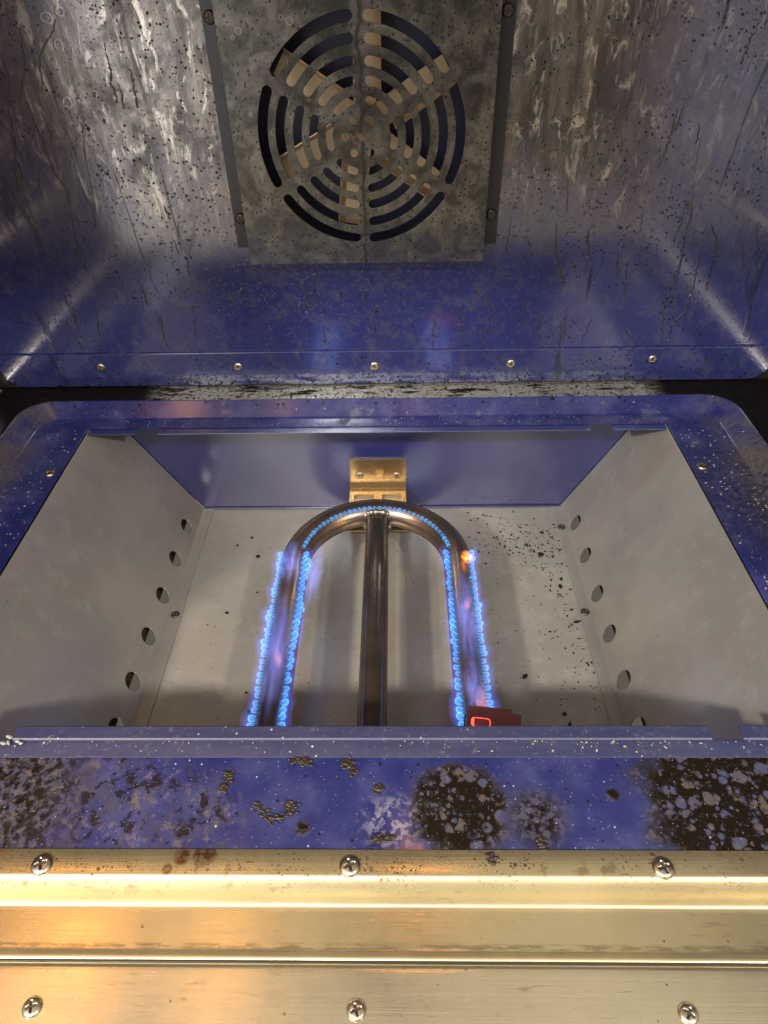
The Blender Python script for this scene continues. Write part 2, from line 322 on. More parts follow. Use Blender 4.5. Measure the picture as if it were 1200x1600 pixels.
# ------------------------------------------------------------------ object helpers
OFF = {}
def thing(name, label, cat, loc=(0, 0, 0), group=None):
    o = bpy.data.objects.new(name, None); C.objects.link(o); o.location = loc; o.empty_display_size = .02; OFF[o.name] = Vector(loc)
    o['label'] = label; o['category'] = cat
    if group: o['group'] = group
    return o
def tag(o, label, cat, group=None, kind=None):
    o['label'] = label; o['category'] = cat
    if group: o['group'] = group
    if kind: o['kind'] = kind
    return o
def link(name, me, mats, parent=None, loc=None):
    """mesh given in world coordinates; parented parts keep the parent's base as origin"""
    if not isinstance(mats, (list, tuple)): mats = [mats]
    for mm in mats: me.materials.append(mm)
    o = bpy.data.objects.new(name, me); C.objects.link(o)
    if parent is not None:
        off = OFF[parent.name]; me.transform(Matrix.Translation(-off)); o.parent = parent; OFF[o.name] = off.copy()
    elif loc is not None:
        me.transform(Matrix.Translation(-Vector(loc))); o.location = loc; OFF[o.name] = Vector(loc)
    else: OFF[o.name] = Vector((0, 0, 0))
    return o
def bm_obj(name, bm, mats, parent=None, smooth=True, bevel=0, solid=0, ang=35, loc=None):
    bmesh.ops.recalc_face_normals(bm, faces=bm.faces)
    me = bpy.data.meshes.new(name); bm.to_mesh(me); bm.free()
    if smooth:
        me.shade_smooth()
        me.set_sharp_from_angle(angle=math.radians(ang))
    o = link(name, me, mats, parent, loc)
    if solid: md = o.modifiers.new('solid', 'SOLIDIFY'); md.thickness = solid; md.offset = -1
    if bevel: md = o.modifiers.new('bevel', 'BEVEL'); md.width = bevel; md.segments = 2; md.limit_method = 'ANGLE'; md.angle_limit = math.radians(30); md.harden_normals = False
    if smooth and ang < 100: md = o.modifiers.new('wn', 'WEIGHTED_NORMAL'); md.keep_sharp = True; md.weight = 80
    return o
def frame(o, u, v):
    u = Vector(u).normalized(); v = Vector(v); v = (v - u * v.dot(u)).normalized(); n = u.cross(v)
    return Matrix(((u.x, v.x, n.x, o[0]), (u.y, v.y, n.y, o[1]), (u.z, v.z, n.z, o[2]), (0, 0, 0, 1)))
def plate_mesh(outline, holes, thick, fr, bev=.0003):
    cu_ = bpy.data.curves.new('tmp', 'CURVE'); cu_.dimensions = '2D'; cu_.fill_mode = 'BOTH'; cu_.extrude = max(thick / 2 - bev, .0001); cu_.bevel_depth = bev; cu_.bevel_resolution = 1; cu_.offset = -bev
    for pts in [outline] + holes:
        sp = cu_.splines.new('POLY'); sp.points.add(len(pts) - 1); sp.use_cyclic_u = True
        for q, (a, b) in zip(sp.points, pts): q.co = (a, b, 0, 1)
    t = bpy.data.objects.new('tmp', cu_); C.objects.link(t)
    dg = bpy.context.evaluated_depsgraph_get(); me = bpy.data.meshes.new_from_object(t.evaluated_get(dg)); bpy.data.objects.remove(t)
    bpy.data.curves.remove(cu_)
    me.materials.clear()
    me.transform(fr)
    bm = bmesh.new(); bm.from_mesh(me); bmesh.ops.remove_doubles(bm, verts=bm.verts, dist=1e-6); bm.to_mesh(me); bm.free()
    me.shade_smooth(); me.set_sharp_from_angle(angle=math.radians(20))
    return me
def rrect(x0, y0, x1, y1, r, n=6):
    out = []
    for cx, cy, a in ((x1 - r, y1 - r, 0), (x0 + r, y1 - r, 90), (x0 + r, y0 + r, 180), (x1 - r, y0 + r, 270)):
        for i in range(n + 1):
            t = math.radians(a + 90 * i / n); out.append((cx + r * math.cos(t), cy + r * math.sin(t)))
    return out
def circ(cx, cy, r, n=24): return [(cx + r * math.cos(2 * PI * i / n), cy + r * math.sin(2 * PI * i / n)) for i in range(n)]
def sweep(prof, x0, x1, nx=2):
    bm = bmesh.new(); rows = []
    for i in range(nx):
        x = x0 + (x1 - x0) * i / (nx - 1); rows.append([bm.verts.new((x, a, b)) for a, b in prof])
    for i in range(nx - 1):
        for j in range(len(prof) - 1): bm.faces.new((rows[i][j], rows[i + 1][j], rows[i + 1][j + 1], rows[i][j + 1]))
    return bm
def tube(bm, pts, r, n=24, caps=True, mat=0):
    pts = [Vector(p) for p in pts]; rs = r if isinstance(r, (list, tuple)) else [r] * len(pts); rows = []; up = Vector((0, 0, 1))
    for i, p in enumerate(pts):
        t = (pts[min(i + 1, len(pts) - 1)] - pts[max(i - 1, 0)]).normalized()
        a = t.cross(up); a = a.normalized() if a.length > 1e-3 else Vector((1, 0, 0)); b = a.cross(t)
        rows.append([bm.verts.new(p + (a * math.cos(2 * PI * k / n) + b * math.sin(2 * PI * k / n)) * rs[i]) for k in range(n)])
    for i in range(len(rows) - 1):
        for k in range(n):
            f = bm.faces.new((rows[i][k], rows[i][(k + 1) % n], rows[i + 1][(k + 1) % n], rows[i + 1][k])); f.material_index = mat
    if caps:
        for rw in (rows[0], rows[-1]): f = bm.faces.new(rw); f.material_index = mat
def box(bm, x0, y0, z0, x1, y1, z1):
    v = [bm.verts.new(p) for p in ((x0, y0, z0), (x1, y0, z0), (x1, y1, z0), (x0, y1, z0), (x0, y0, z1), (x1, y0, z1), (x1, y1, z1), (x0, y1, z1))]
    for f in ((0, 1, 2, 3), (4, 5, 6, 7), (0, 1, 5, 4), (1, 2, 6, 5), (2, 3, 7, 6), (3, 0, 4, 7)): bm.faces.new([v[i] for i in f])

# one pan-head cross-recess screw mesh of unit radius, shared by all screws
def screw_mesh():
    bm = bmesh.new(); NR, NT = 14, 48; rows = []; ctr = None
    def h(r, t):
        z = .42 * math.sqrt(max(0, 1 - (r * .985) ** 2.6)); u, v = r * math.cos(t), r * math.sin(t)
        a = min(abs(u), abs(v)); b = max(abs(u), abs(v)); d = max(a - .13 + .06 * b, b - .56)
        return z - .26 * max(0, min(1, -d / .05 + .3)) * (1 - b * .6)
    for i in range(1, NR + 1):
        r = i / NR; rows.append([bm.verts.new((r * math.cos(2 * PI * k / NT), r * math.sin(2 * PI * k / NT), h(r, 2 * PI * k / NT))) for k in range(NT)])
    rows.append([bm.verts.new((math.cos(2 * PI * k / NT), math.sin(2 * PI * k / NT), -.12)) for k in range(NT)])
    ctr = bm.verts.new((0, 0, h(0, 0)))
    for k in range(NT): bm.faces.new((ctr, rows[0][k], rows[0][(k + 1) % NT]))
    for i in range(len(rows) - 1):
        for k in range(NT): bm.faces.new((rows[i][k], rows[i + 1][k], rows[i + 1][(k + 1) % NT], rows[i][(k + 1) % NT]))
    for f in bm.faces:
        c = f.calc_center_median(); a = min(abs(c.x), abs(c.y)); b = max(abs(c.x), abs(c.y))
        if a < .13 and b < .50 and c.z < .32: f.material_index = 1
    bmesh.ops.recalc_face_normals(bm, faces=bm.faces); me = bpy.data.meshes.new('screw'); bm.to_mesh(me); bm.free(); me.shade_smooth(); return me
SCR = screw_mesh(); SCR.materials.append(MSC); SCR.materials.append(MSD)
SCK = SCR.copy(); SCK.materials.clear(); SCK.materials.append(MSK); SCK.materials.append(MSD)
def screw(parent, p, r, n=(0, 0, 1), rot=0, dirty=False):
    o = bpy.data.objects.new('screw', SCK if dirty else SCR); C.objects.link(o); o.parent = parent; o.location = Vector(p) - OFF[parent.name]
    q = Vector(n).to_track_quat('Z', 'Y') @ Matrix.Rotation(rot, 4, 'Z').to_quaternion(); o.rotation_euler = q.to_euler(); o.scale = (r, r, r); return o

# ================================================================== OVEN SHELL
XL, XR, YW = -.385, .357, .559; RZL = .0145
shell = thing('oven', 'open oven with sooty blue enamel walls, slotted fan cover and grey burner box', 'oven', (-.014, .56, 0))
# back wall with the round fan opening
FC = (-.024, .2265)
fr_wall = frame((0, YW + .0018, 0), (1, 0, 0), (0, 0, 1))     # normal points to -y
bw = link('back_wall', plate_mesh([(XL, .046), (XR, .046), (XR, .45), (XL, .45)], [circ(*FC, .086, 64)], .0016, fr_wall), MB, shell)
# lower flange of the back wall, rounded bottom corners
def flange_outline():
    a = rrect(XL + .013, .0155, XR - .013, .30, .018)
    pts = [p for p in a if p[1] < .05]
    pts = sorted([p for p in pts if p[0] < 0], key=lambda p: -p[1]) + sorted([p for p in pts if p[0] > 0], key=lambda p: p[1])
    return [(XL + .013, .0490)] + pts + [(XR - .013, .0490)]
fl = link('lower_flange', plate_mesh(flange_outline(), [], .0016, frame((0, YW - .0006, 0), (1, 0, 0), (0, 0, 1)), .0005), MB, shell)
for x, z in ((-.2763, .0357), (-.1478, .0347), (-.0207, .0337), (.1054, .0346), (.2344, .0375)):
    screw(fl, (x, YW - .0015, z), .0042, (0, -1, 0), random.random())
for xs in (XL, XR):
    bm = bmesh.new(); t = .0015 if xs > 0 else -.0015
    box(bm, min(xs, xs + t), .14, -.01, max(xs, xs + t), YW + .004, .4515); bm_obj('side_wall', bm, MB, shell, bevel=.0004)
bm = bmesh.new(); box(bm, XL, .14, .450, XR, YW + .004, .4515); bm_obj('roof', bm, ME, shell, bevel=.0004)
bm = bmesh.new(); box(bm, XL, YW + .0032, -.02, XR, YW + .0042, .0455); bm_obj('dark_gap_strip', bm, MBLK, shell)  # added black strip stands in for the dark gap beside the flange
DR = [[(-0.2677, 0.2495), (-0.2656, 0.2267), (-0.2629, 0.2024), (-0.2575, 0.1885), (-0.2614, 0.1643), (-0.2633, 0.1438), (-0.2622, 0.1251)], [(-0.2761, 0.2615), (-0.283, 0.2417), (-0.2861, 0.2162)], [(-0.2552, 0.2946), (-0.2613, 0.269), (-0.2733, 0.2496)], [(-0.2746, 0.2071), (-0.2786, 0.1935), (-0.2789, 0.1841)], [(-0.2941, 0.1623), (-0.2939, 0.139), (-0.2975, 0.1228)], [(-0.2827, 0.2375), (-0.2931, 0.2029), (-0.2963, 0.1867)], [(-0.2646, 0.0939), (-0.2688, 0.0666)], [(-0.2957, 0.0824), (-0.288, 0.0523)], [(0.2342, 0.1653), (0.2354, 0.1388), (0.2362, 0.1203), (0.2344, 0.0982), (0.2334, 0.0809), (0.2387, 0.0553)], [(0.253, 0.1562), (0.2635, 0.1384), (0.2638, 0.1199), (0.2653, 0.1006)], [(0.2509, 0.1334), (0.2526, 0.1147), (0.2535, 0.0864), (0.2446, 0.0675), (0.2456, 0.0552)], [(0.2902, 0.1557), (0.2985, 0.13), (0.3048, 0.1084)], [(0.2845, 0.1406), (0.2894, 0.1195)], [(0.2234, 0.2289), (0.2243, 0.2142)], [(0.2049, 0.2374), (0.2032, 0.2081), (0.1998, 0.1984)], [(0.1822, 0.137), (0.1872, 0.1156)], [(0.1923, 0.1264), (0.1974, 0.093)], [(0.1481, 0.0879), (0.1505, 0.0546)], [(0.1267, 0.0824), (0.1269, 0.0593)], [(0.1075, 0.1485), (0.1136, 0.1329)], [(-0.0249, 0.0845), (-0.0249, 0.0694)], [(-0.175, 0.1372), (-0.1752, 0.121)], [(-0.1417, 0.1065), (-0.144, 0.0862)], [(-0.2278, 0.2976), (-0.2486, 0.2763), (-0.2528, 0.2572)], [(0.1293, 0.1582), (0.1317, 0.1352), (0.1418, 0.1108)], [(0.0929, 0.1637), (0.0908, 0.1332)]]
rnd = random.Random(11)
for i in range(46):
    x = rnd.choice((rnd.uniform(-.34, -.17), rnd.uniform(.10, .33), rnd.uniform(-.1, .08))); z = rnd.uniform(.07, .13 if -.12 < x < .08 else .30); L_ = rnd.uniform(.006, .035)
    t_ = [(x, z)]
    while L_ > 0: st = .004; x += rnd.uniform(-.0014, .0014); z -= st; L_ -= st; t_.append((x, z))
    DR.append(t_)
bm = bmesh.new()
for t_ in DR:
    pp = []
    for (xa, za), (xb_, zb_) in zip(t_[:-1], t_[1:]):
        n_ = max(2, int(abs(za - zb_) / .0018))
        for j in range(n_):
            f_ = j / n_; pp.append((xa + (xb_ - xa) * f_ + rnd.gauss(0, .0005), YW + .0004, za + (zb_ - za) * f_))
    pp.append((t_[-1][0], YW + .0004, t_[-1][1]))
    w0 = rnd.uniform(.00035, .0007); rr = [w0 * rnd.uniform(.5, 1.3) * (.4 + .6 * min(1, 3 * k / len(pp))) for k in range(len(pp))]; rr[-1] *= 2.0
    tube(bm, pp, rr, 8)
for v in bm.verts: v.co.y = YW + .0008 + (v.co.y - YW - .0008) * .4
drp = bm_obj('burnt_drips', bm, MDRIP, shell); drp['kind'] = 'stuff'
# fan recess behind the wall
bm = bmesh.new(); n = 64
r1 = [bm.verts.new((FC[0] + .0862 * math.cos(2 * PI * k / n), YW + .001, FC[1] + .0862 * math.sin(2 * PI * k / n))) for k in range(n)]
r2 = [bm.verts.new((v.co.x, YW + .040, v.co.z)) for v in r1]
for k in range(n): bm.faces.new((r1[k], r1[(k + 1) % n], r2[(k + 1) % n], r2[k]))
bm.faces.new(r2); bm_obj('fan_recess', bm, MDK, shell)
# lamp-free roof; rack support ribs on the side walls
for xs, sg in ((XL + .004, 1), (XR - .004, -1)):
    for z in (.12, .19, .26, .33):
        bm = bmesh.new(); tube(bm, [(xs, .16, z), (xs, .54, z)], .0045, 12); bm_obj('rack_rib', bm, MSC, shell)
    bm = bmesh.new(); rf = .009; cx_ = xs - .004 * sg + rf * sg; pr = [(cx_ - rf * sg * math.cos(t), RZL + rf - rf * math.sin(t)) for t in [PI / 2 * i / 10 for i in range(11)]]
    rows = [[bm.verts.new((a, y_, b)) for a, b in pr] for y_ in (.16, .30, .42, .555)]
    for i in range(3):
        for j in range(10): bm.faces.new((rows[i][j], rows[i + 1][j], rows[i + 1][j + 1], rows[i][j + 1]))
    bm_obj('corner_fillet', bm, MFIL, shell)  # pale metal put in for the glint along the corner

# ---- convection fan
bm = bmesh.new(); tube(bm, [(FC[0], YW + .018, FC[1]), (FC[0], YW + .034, FC[1])], .016, 32); fan = bm_obj('convection_fan', bm, MFAN, shell, bevel=.001)
for k, a in enumerate((88, 147, 207, 262, 325, 32)):
    a = math.radians(a); e = Vector((math.cos(a), 0, math.sin(a))); s_ = Vector((-math.sin(a), 0, math.cos(a))); b0 = Vector((FC[0], YW + .022, FC[1]))
    bm = bmesh.new()
    prof = [(.014, -.0095, .000), (.014, .0075, .000), (.045, .0075, .0), (.045, -.010, .0), (.073, .0065, .0), (.073, -.0085, .0)]
    v = [bm.verts.new(b0 + e * r + s_ * w_ + Vector((0, d, 0))) for r, w_, d in prof]
    bm.faces.new((v[0], v[1], v[2], v[3])); bm.faces.new((v[3], v[2], v[4], v[5]))
    # turned-up paddle along one edge of the blade
    u0, u1 = b0 + e * .020 - s_ * .0095, b0 + e * .073 - s_ * .0085
    w0, w1 = [bm.verts.new(p + Vector((0, -.010, 0)) - s_ * .004) for p in (u0, u1)]
    a0, a1 = bm.verts.new(u0), bm.verts.new(u1); bm.faces.new((a0, a1, w1, w0))
    bm_obj('blade', bm, MFAN, fan, smooth=False, solid=.0008)
bm = bmesh.new(); tube(bm, [(FC[0], YW + .010, FC[1]), (FC[0], YW + .020, FC[1])], .004, 6); bm_obj('shaft_nut', bm, MSC, fan, bevel=.0003)

# ---- slotted fan cover
YC = .543
def slot(R, wd, a0, a1, n=14):
    h = wd / 2; pts = []
    da = h / R
    a0 += da; a1 -= da
    for i in range(n + 1): a = a0 + (a1 - a0) * i / n; pts.append((FC[0] + (R + h) * math.cos(a), FC[1] + (R + h) * math.sin(a)))
    for i in range(1, 6):
        t = a1 + PI * i / 6; pts.append((FC[0] + R * math.cos(a1) + h * math.cos(t), FC[1] + R * math.sin(a1) + h * math.sin(t)))
    for i in range(n + 1): a = a1 + (a0 - a1) * i / n; pts.append((FC[0] + (R - h) * math.cos(a), FC[1] + (R - h) * math.sin(a)))
    for i in range(1, 6):
        t = a0 + PI + PI * i / 6; pts.append((FC[0] + R * math.cos(a0) + h * math.cos(t), FC[1] + R * math.sin(a0) + h * math.sin(t)))
    return pts
holes = [circ(*FC, .0029)]
for R, wd in ((.0712, .0069), (.0589, .0064), (.0464, .0062), (.0350, .0058), (.0235, .0052)):
    g = .0034 / R
    for k in range(6): holes.append(slot(R, wd, math.radians(30 + 60 * k) + g, math.radians(90 + 60 * k) - g))
for k in range(6): holes.append(circ(FC[0] + .0121 * math.cos(k * PI / 3), FC[1] + .0121 * math.sin(k * PI / 3), .0028, 20))
CX0, CX1, CZ0, CZ1 = -.1181, .0700, .1355, .3175
cover = link('fan_cover', plate_mesh(rrect(CX0, CZ0, CX1, CZ1, .001, 2), holes, .0012, frame((0, YC, 0), (1, 0, 0), (0, 0, 1)), .0002), MC, shell)
for s_, xe in ((-1, CX0), (1, CX1)):
    bm = bmesh.new()
    pr = [(xe, YC + .0007), (xe, YW - .0016), (xe + s_ * .0115, YW - .0016), (xe + s_ * .0115, YW - .0006)]
    rows = [[bm.verts.new((a, b, z)) for a, b in pr] for z in (.144, .3095)]
    for j in range(3): bm.faces.new((rows[0][j], rows[0][j + 1], rows[1][j + 1], rows[1][j]))
    sd = bm_obj('side_rail', bm, MRAIL, cover, smooth=False, solid=.0008, bevel=.0003)  # rails in a darker steel than the wall
    for z in ((.167, .297)): screw(cover, (xe + s_ * .0058, YW - .0024, z), .0042, (0, -1, 0), random.random(), dirty=True)

# ================================================================== OVEN FLOOR
OX0, OX1, OY0, OY1 = -.2825, .2420, .197, .508
def ring(x0, y0, x1, y1, r, z, zf=0.0):
    return [(a, b, z if b > .155 else zf) for a, b in rrect(x0, y0, x1, y1, r, 8)]
RZ = .0140
loops = [ring(OX0, OY0, OX1, OY1, .0015, 0), ring(OX0 - .0005, OY0 - .0005, OX1 + .0005, OY1 + .0005, .002, .0003),
         ring(-.3275, .1388, .2870, .5215, .016, 0.0003), ring(-.3295, .1386, .2890, .5240, .018, .0014),
         ring(-.3440, .1384, .3040, .5345, .026, RZ - .0015), ring(-.3455, .1382, .3055, .5365, .028, RZ), ring(XL + .0005, .1380, XR - .0005, YW + .0025, .002, RZ)]
bm = bmesh.new(); vs = [[bm.verts.new(p) for p in L] for L in loops]
for i in range(len(vs) - 1):
    for k in range(len(vs[i])): bm.faces.new((vs[i][k], vs[i][(k + 1) % len(vs[i])], vs[i + 1][(k + 1) % len(vs[i])], vs[i + 1][k]))
floor = bm_obj('oven_floor', bm, MF, shell, ang=60)
# lips: long joggled tabs along back and front edges of the opening, with notches between them
for x0, x1 in ((OX0 + .002, -.2375), (-.2174, .1730), (.1930, OX1 - .002)):
    bm = sweep([(.5105, -.0006), (.5075, -.0016), (.5005, -.0018)], x0, x1); bm_obj('back_lip', bm, MEL, floor, solid=.0010, bevel=.0004)
for x0, x1 in ((OX0 + .002, -.2360), (-.2163, .1711), (.1880, OX1 - .002)):
    bm = sweep([(.1962, .0019), (.1972, .0027), (.2040, .0031), (.2046, .0027), (.2048, .0018)], x0, x1); bm_obj('front_lip', bm, MLIP, floor, solid=.0006, bevel=.0002)
bm = sweep([(.1868, .0005), (.1872, .0007), (.1955, .0018), (.1966, .0018), (.1972, .0010), (.1985, -.002)], OX0 - .02, OX1 + .02); bm_obj('front_bead', bm, MLIP, floor, ang=20)
screw(floor, (-.2917, .4424, .0004), .0048); screw(floor, (.2512, .4443, .0004), .0048, rot=.5)

# ================================================================== BURNER BOX
BZ, BY0, BY1 = -.130, .150, .547
bm = bmesh.new(); box(bm, -.203, BY0, BZ - .0012, .167, BY1 - .001, BZ); bm_obj('box_bottom', bm, MSB, shell, bevel=.0003)
SL = .55
for sg, xt, xb, hz in ((1, -.2818, -.2096, (.5046, .4579, .4106, .3637, .3176, .2754, .233, .19)), (-1, .2416, .1737, (.5059, .4594, .4103, .3648, .3181, .2758, .233, .19))):
    # sloping plate: local u = y, v = up the slope
    base = Vector((xb, 0, BZ + .0012)); top = Vector((xt, 0, -.0012)); up = (top - base); Ls = up.length
    vh = .0118 / .13 * Ls * 1.0
    frm = frame(base, (0, 1, 0), up)
    hl = [circ(y, vh, .0082, 28) for y in hz]
    me = plate_mesh([(BY0, 0), (BY1 - .001, 0), (BY1 - .001, Ls), (BY0, Ls)], hl, .0012, frm, .0002)
    sp = link('box_side', me, MS, shell)
    # foot flange lying on the bottom panel
    x0, x1 = (xb, xb + .0115) if sg > 0 else (xb - .0100, xb)
    fh = [(-.2036, .3975)] if sg > 0 else [(.1683, .512), (.1683, .3985)]
    link('foot_flange', plate_mesh([(x0, BY0), (x1, BY0), (x1, BY1 - .002), (x0, BY1 - .002)], [], .0012, frame((0, 0, BZ + .0008), (1, 0, 0), (0, 1, 0)), .0003), MS, sp)
    for hx, hy in fh: screw(sp, (hx, hy, BZ + .0014), .0040, dirty=True)
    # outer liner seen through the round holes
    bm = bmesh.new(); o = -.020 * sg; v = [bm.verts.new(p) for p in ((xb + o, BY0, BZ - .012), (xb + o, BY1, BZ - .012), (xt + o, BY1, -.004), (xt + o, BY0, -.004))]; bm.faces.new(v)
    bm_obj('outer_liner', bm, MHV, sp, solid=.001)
# back panel of the box
bm = bmesh.new(); box(bm, -.30, BY1, BZ - .002, .26, BY1 + .0012, -.0008); bp = bm_obj('box_back', bm, MEL, shell, bevel=.0003)
bm = bmesh.new(); box(bm, -.2085, BY1 - .0022, BZ + .0002, .1725, BY1 - .0002, BZ + .0022); bm_obj('back_seam', bm, ME, bp, bevel=.0004)
bm = bmesh.new(); box(bm, -.30, BY0 - .0012, BZ - .002, .26, BY0, -.0008); bm_obj('box_front', bm, MS, shell)

# ================================================================== BURNER BRACKET
brk = thing('burner_bracket', 'steel bracket, gold from warm light, screwed to the blue rear panel under the burner bend', 'bracket', (-.0205, .546, -.10))
link('upright_plate', plate_mesh([(-.0498, -.1015), (.0088, -.1015), (.0085, -.0642), (-.0480, -.0642)], [], .0012, frame((0, BY1 - .0012, 0), (1, 0, 0), (0, 0, 1)), .0003), MBR, brk)
bm = sweep([(.5452, -.094), (.5440, -.1008), (.5420, -.1030)], -.0497, .0088); bm_obj('fold', bm, MBR, brk, solid=.0008)
SH = -.1005
link('shelf_plate', plate_mesh([(-.0497, .4775), (.0088, .4775), (.0088, .5415), (-.0497, .5415)], [rrect(-.0450, .505, -.0245, .5325, .0015, 3), rrect(-.0160, .505, .0042, .5325, .0015, 3)], .0012, frame((0, 0, SH), (1, 0, 0), (0, 1, 0)), .0003), MBR, brk)
bm = bmesh.new(); box(bm, -.047, .500, SH - .004, .006, .538, SH - .0032); bm_obj('under_plate', bm, MFAN, brk)
link('support_leg', plate_mesh([(-.0490, BZ + .001), (.0080, BZ + .001), (.0080, SH - .001), (-.0490, SH - .001)], [], .0012, frame((0, .5100, 0), (1, 0, 0), (0, 0, 1)), .0003), MBR, brk)
screw(brk, (-.0388, BY1 - .002, -.0847), .0040, (0, -1, 0), .3); screw(brk, (-.0008, BY1 - .002, -.0851), .0040, (0, -1, 0), .9)

# ================================================================== GAS BURNER
BX, ARM, AZ, TR, YCN = -.0195, .0725, -.0850, .0128, .4150
gb = thing('gas_burner', 'U shaped heat tinted steel tube burner lit with blue flames in the burner box', 'gas burner', (BX, .35, BZ))
path = [(BX - ARM, .17 + i * .035, AZ) for i in range(7)]
path += [(BX - ARM * math.cos(t), YCN + ARM * math.sin(t), AZ) for t in [PI * i / 40 for i in range(41)]]
path += [(BX + ARM, .17 + i * .035, AZ) for i in range(6, -1, -1)]
def path_at(kind, s):
    """centre and outward normal on the U: kind 'L','R' (s=y) or 'A' (s=angle)"""
    if kind == 'L': return Vector((BX - ARM, s, AZ)), Vector((-1, 0, 0))
    if kind == 'R': return Vector((BX + ARM, s, AZ)), Vector((1, 0, 0))
    return Vector((BX - ARM * math.cos(s), YCN + ARM * math.sin(s), AZ)), Vector((-math.cos(s), math.sin(s), 0))
ports = []  # (pos, dir, tangent, row)
NS = 33
for kind in 'LR':
    for side in (1, -1):
        for i in range(NS):
            yy = .2280 + i * .0060
            if kind == 'R' and yy > .424 and side > 0: continue
            c, nn = path_at(kind, yy); ang = math.radians(40); d = nn * side * math.sin(ang) + Vector((0, 0, math.cos(ang)))
            ports.append((c + d * TR, d, Vector((0, 1, 0)), kind + ('o' if side > 0 else 'i')))
NA = 38
for i in range(NA):
    a = math.radians(12) + math.radians(156) * i / (NA - 1); c, nn = path_at('A', a); d = (-nn * .52 + Vector((0, 0, 1)) * .85).normalized()
    ports.append((c + d * TR, d, Vector((math.sin(a), math.cos(a), 0)), 'A'))
bm = bmesh.new(); tube(bm, path, TR, 40)
for p, d, t, r_ in ports:    # dark drilled ports, shallow discs seated on the tube wall
    a = t.normalized(); b = d.cross(a); rr = .00115
    vv = [bm.verts.new(p + d * .00012 + (a * math.cos(2 * PI * k / 12) + b * math.sin(2 * PI * k / 12)) * rr) for k in range(12)]
    f = bm.faces.new(vv); f.material_index = 1
bm_obj('burner_tube', bm, [MTB, MBLK], gb, ang=50)
bm = bmesh.new(); tube(bm, [(BX, .16, -.088), (BX, .30, -.088), (BX, YCN + ARM - TR * .75, -.0865)], .0108, 40); bm_obj('feed_pipe', bm, MTP, gb)
bm = bmesh.new()
for i in range(34):          # weld bead round the joint
    a = PI * 2 * i / 34; c = Vector((BX + .0128 * math.cos(a), YCN + ARM - TR * .86 + .0012 * math.sin(3 * a), -.0862 + .0124 * math.sin(a)))
    bmesh.ops.create_icosphere(bm, subdivisions=2, radius=.0026 + .0006 * math.sin(i * 2.3), matrix=Matrix.Translation(c))
for s_ in (-1, 1):
    for i in range(9): bmesh.ops.create_icosphere(bm, subdivisions=2, radius=.0036, matrix=Matrix.Translation((BX + s_ * (.0125 + .0009 * (i % 3)), YCN + ARM - TR * .7 + .0014 * (i // 3) , -.083 + .002 * (i // 3))))
wl = bm_obj('weld', bm, MW, gb, ang=180); md = wl.modifiers.new('merge', 'REMESH'); md.mode = 'VOXEL'; md.voxel_size = .0004; md.use_smooth_shade = True

# ---- flames: thin-walled glowing cones, each standing on its own port
def flame_mesh(name, r, L, th, bend, mat, n=18, m_=13):
    bm = bmesh.new()
    def shell_(r_, L_, flip):
        rows = []
        for i in range(m_):
            t = (i / m_) ** .8; zc = 1 - r_ / L_
            rad = r_ * (.55 + .45 * math.sin(PI / 2 * min(1, t / zc))) if t < zc else r_ * math.sqrt(max(0, 1 - ((t - zc) / (1 - zc)) ** 2))
            rows.append([bm.verts.new((rad * math.cos(2 * PI * k / n), rad * math.sin(2 * PI * k / n) + bend * t * t * L_, t * L_)) for k in range(n)])
        tip = bm.verts.new((0, bend * L_, L_))
        for i in range(m_ - 1):
            for k in range(n):
                q = (rows[i][k], rows[i][(k + 1) % n], rows[i + 1][(k + 1) % n], rows[i + 1][k]); bm.faces.new(q if not flip else q[::-1])
        for k in range(n):
            q = (rows[-1][k], rows[-1][(k + 1) % n], tip); bm.faces.new(q if not flip else q[::-1])
        return rows[0]
    a = shell_(r, L, False)
    if th > 0:
        b = shell_(r - th, L - th * 1.6, True)
        for k in range(n): bm.faces.new((a[k], b[k], b[(k + 1) % n], a[(k + 1) % n]))
    else: bm.faces.new(a[::-1])
    me = bpy.data.meshes.new(name); bm.to_mesh(me); bm.free(); me.materials.append(mat); me.shade_smooth(); return me
F_LONG = flame_mesh('flame', .0022, .0060, .00030, .10, MCY); F_MID = flame_mesh('flame', .0025, .0070, .00045, .02, MCY); F_RING = flame_mesh('flame', .0017, .0026, .00034, 0, MCY)
F_TALL = flame_mesh('flame', .0022, .0098, .00030, .15, MCY); H_LONG = flame_mesh('mantle', .0032, .0082, 0, .10, MHAL, 14, 9); H_RING = flame_mesh('mantle', .0027, .0042, 0, 0, MHAL, 14, 9)
G_LONG = flame_mesh('outer_mantle', .0056, .0115, 0, .12, MGL, 14, 9)
rowtxt = {'Lo': ('small blue gas flame in the outer row on the left burner arm', 'gas flames along the outer side of the left arm'),
          'Li': ('small blue gas flame in the inner row on the left burner arm', 'gas flames along the inner side of the left arm'),
          'Ro': ('small blue gas flame in the outer row on the right burner arm', 'gas flames along the outer side of the right arm'),
          'Ri': ('small blue gas flame in the inner row on the right burner arm', 'gas flames along the inner side of the right arm'),
          'A': ('tiny blue ring flame on a port of the curved burner bend', 'ring flames round the burner bend')}
def ordinal(k): return str(k) + ('th' if 10 < k % 100 < 14 else {1: 'st', 2: 'nd', 3: 'rd'}.get(k % 10, 'th'))
cnt = {}
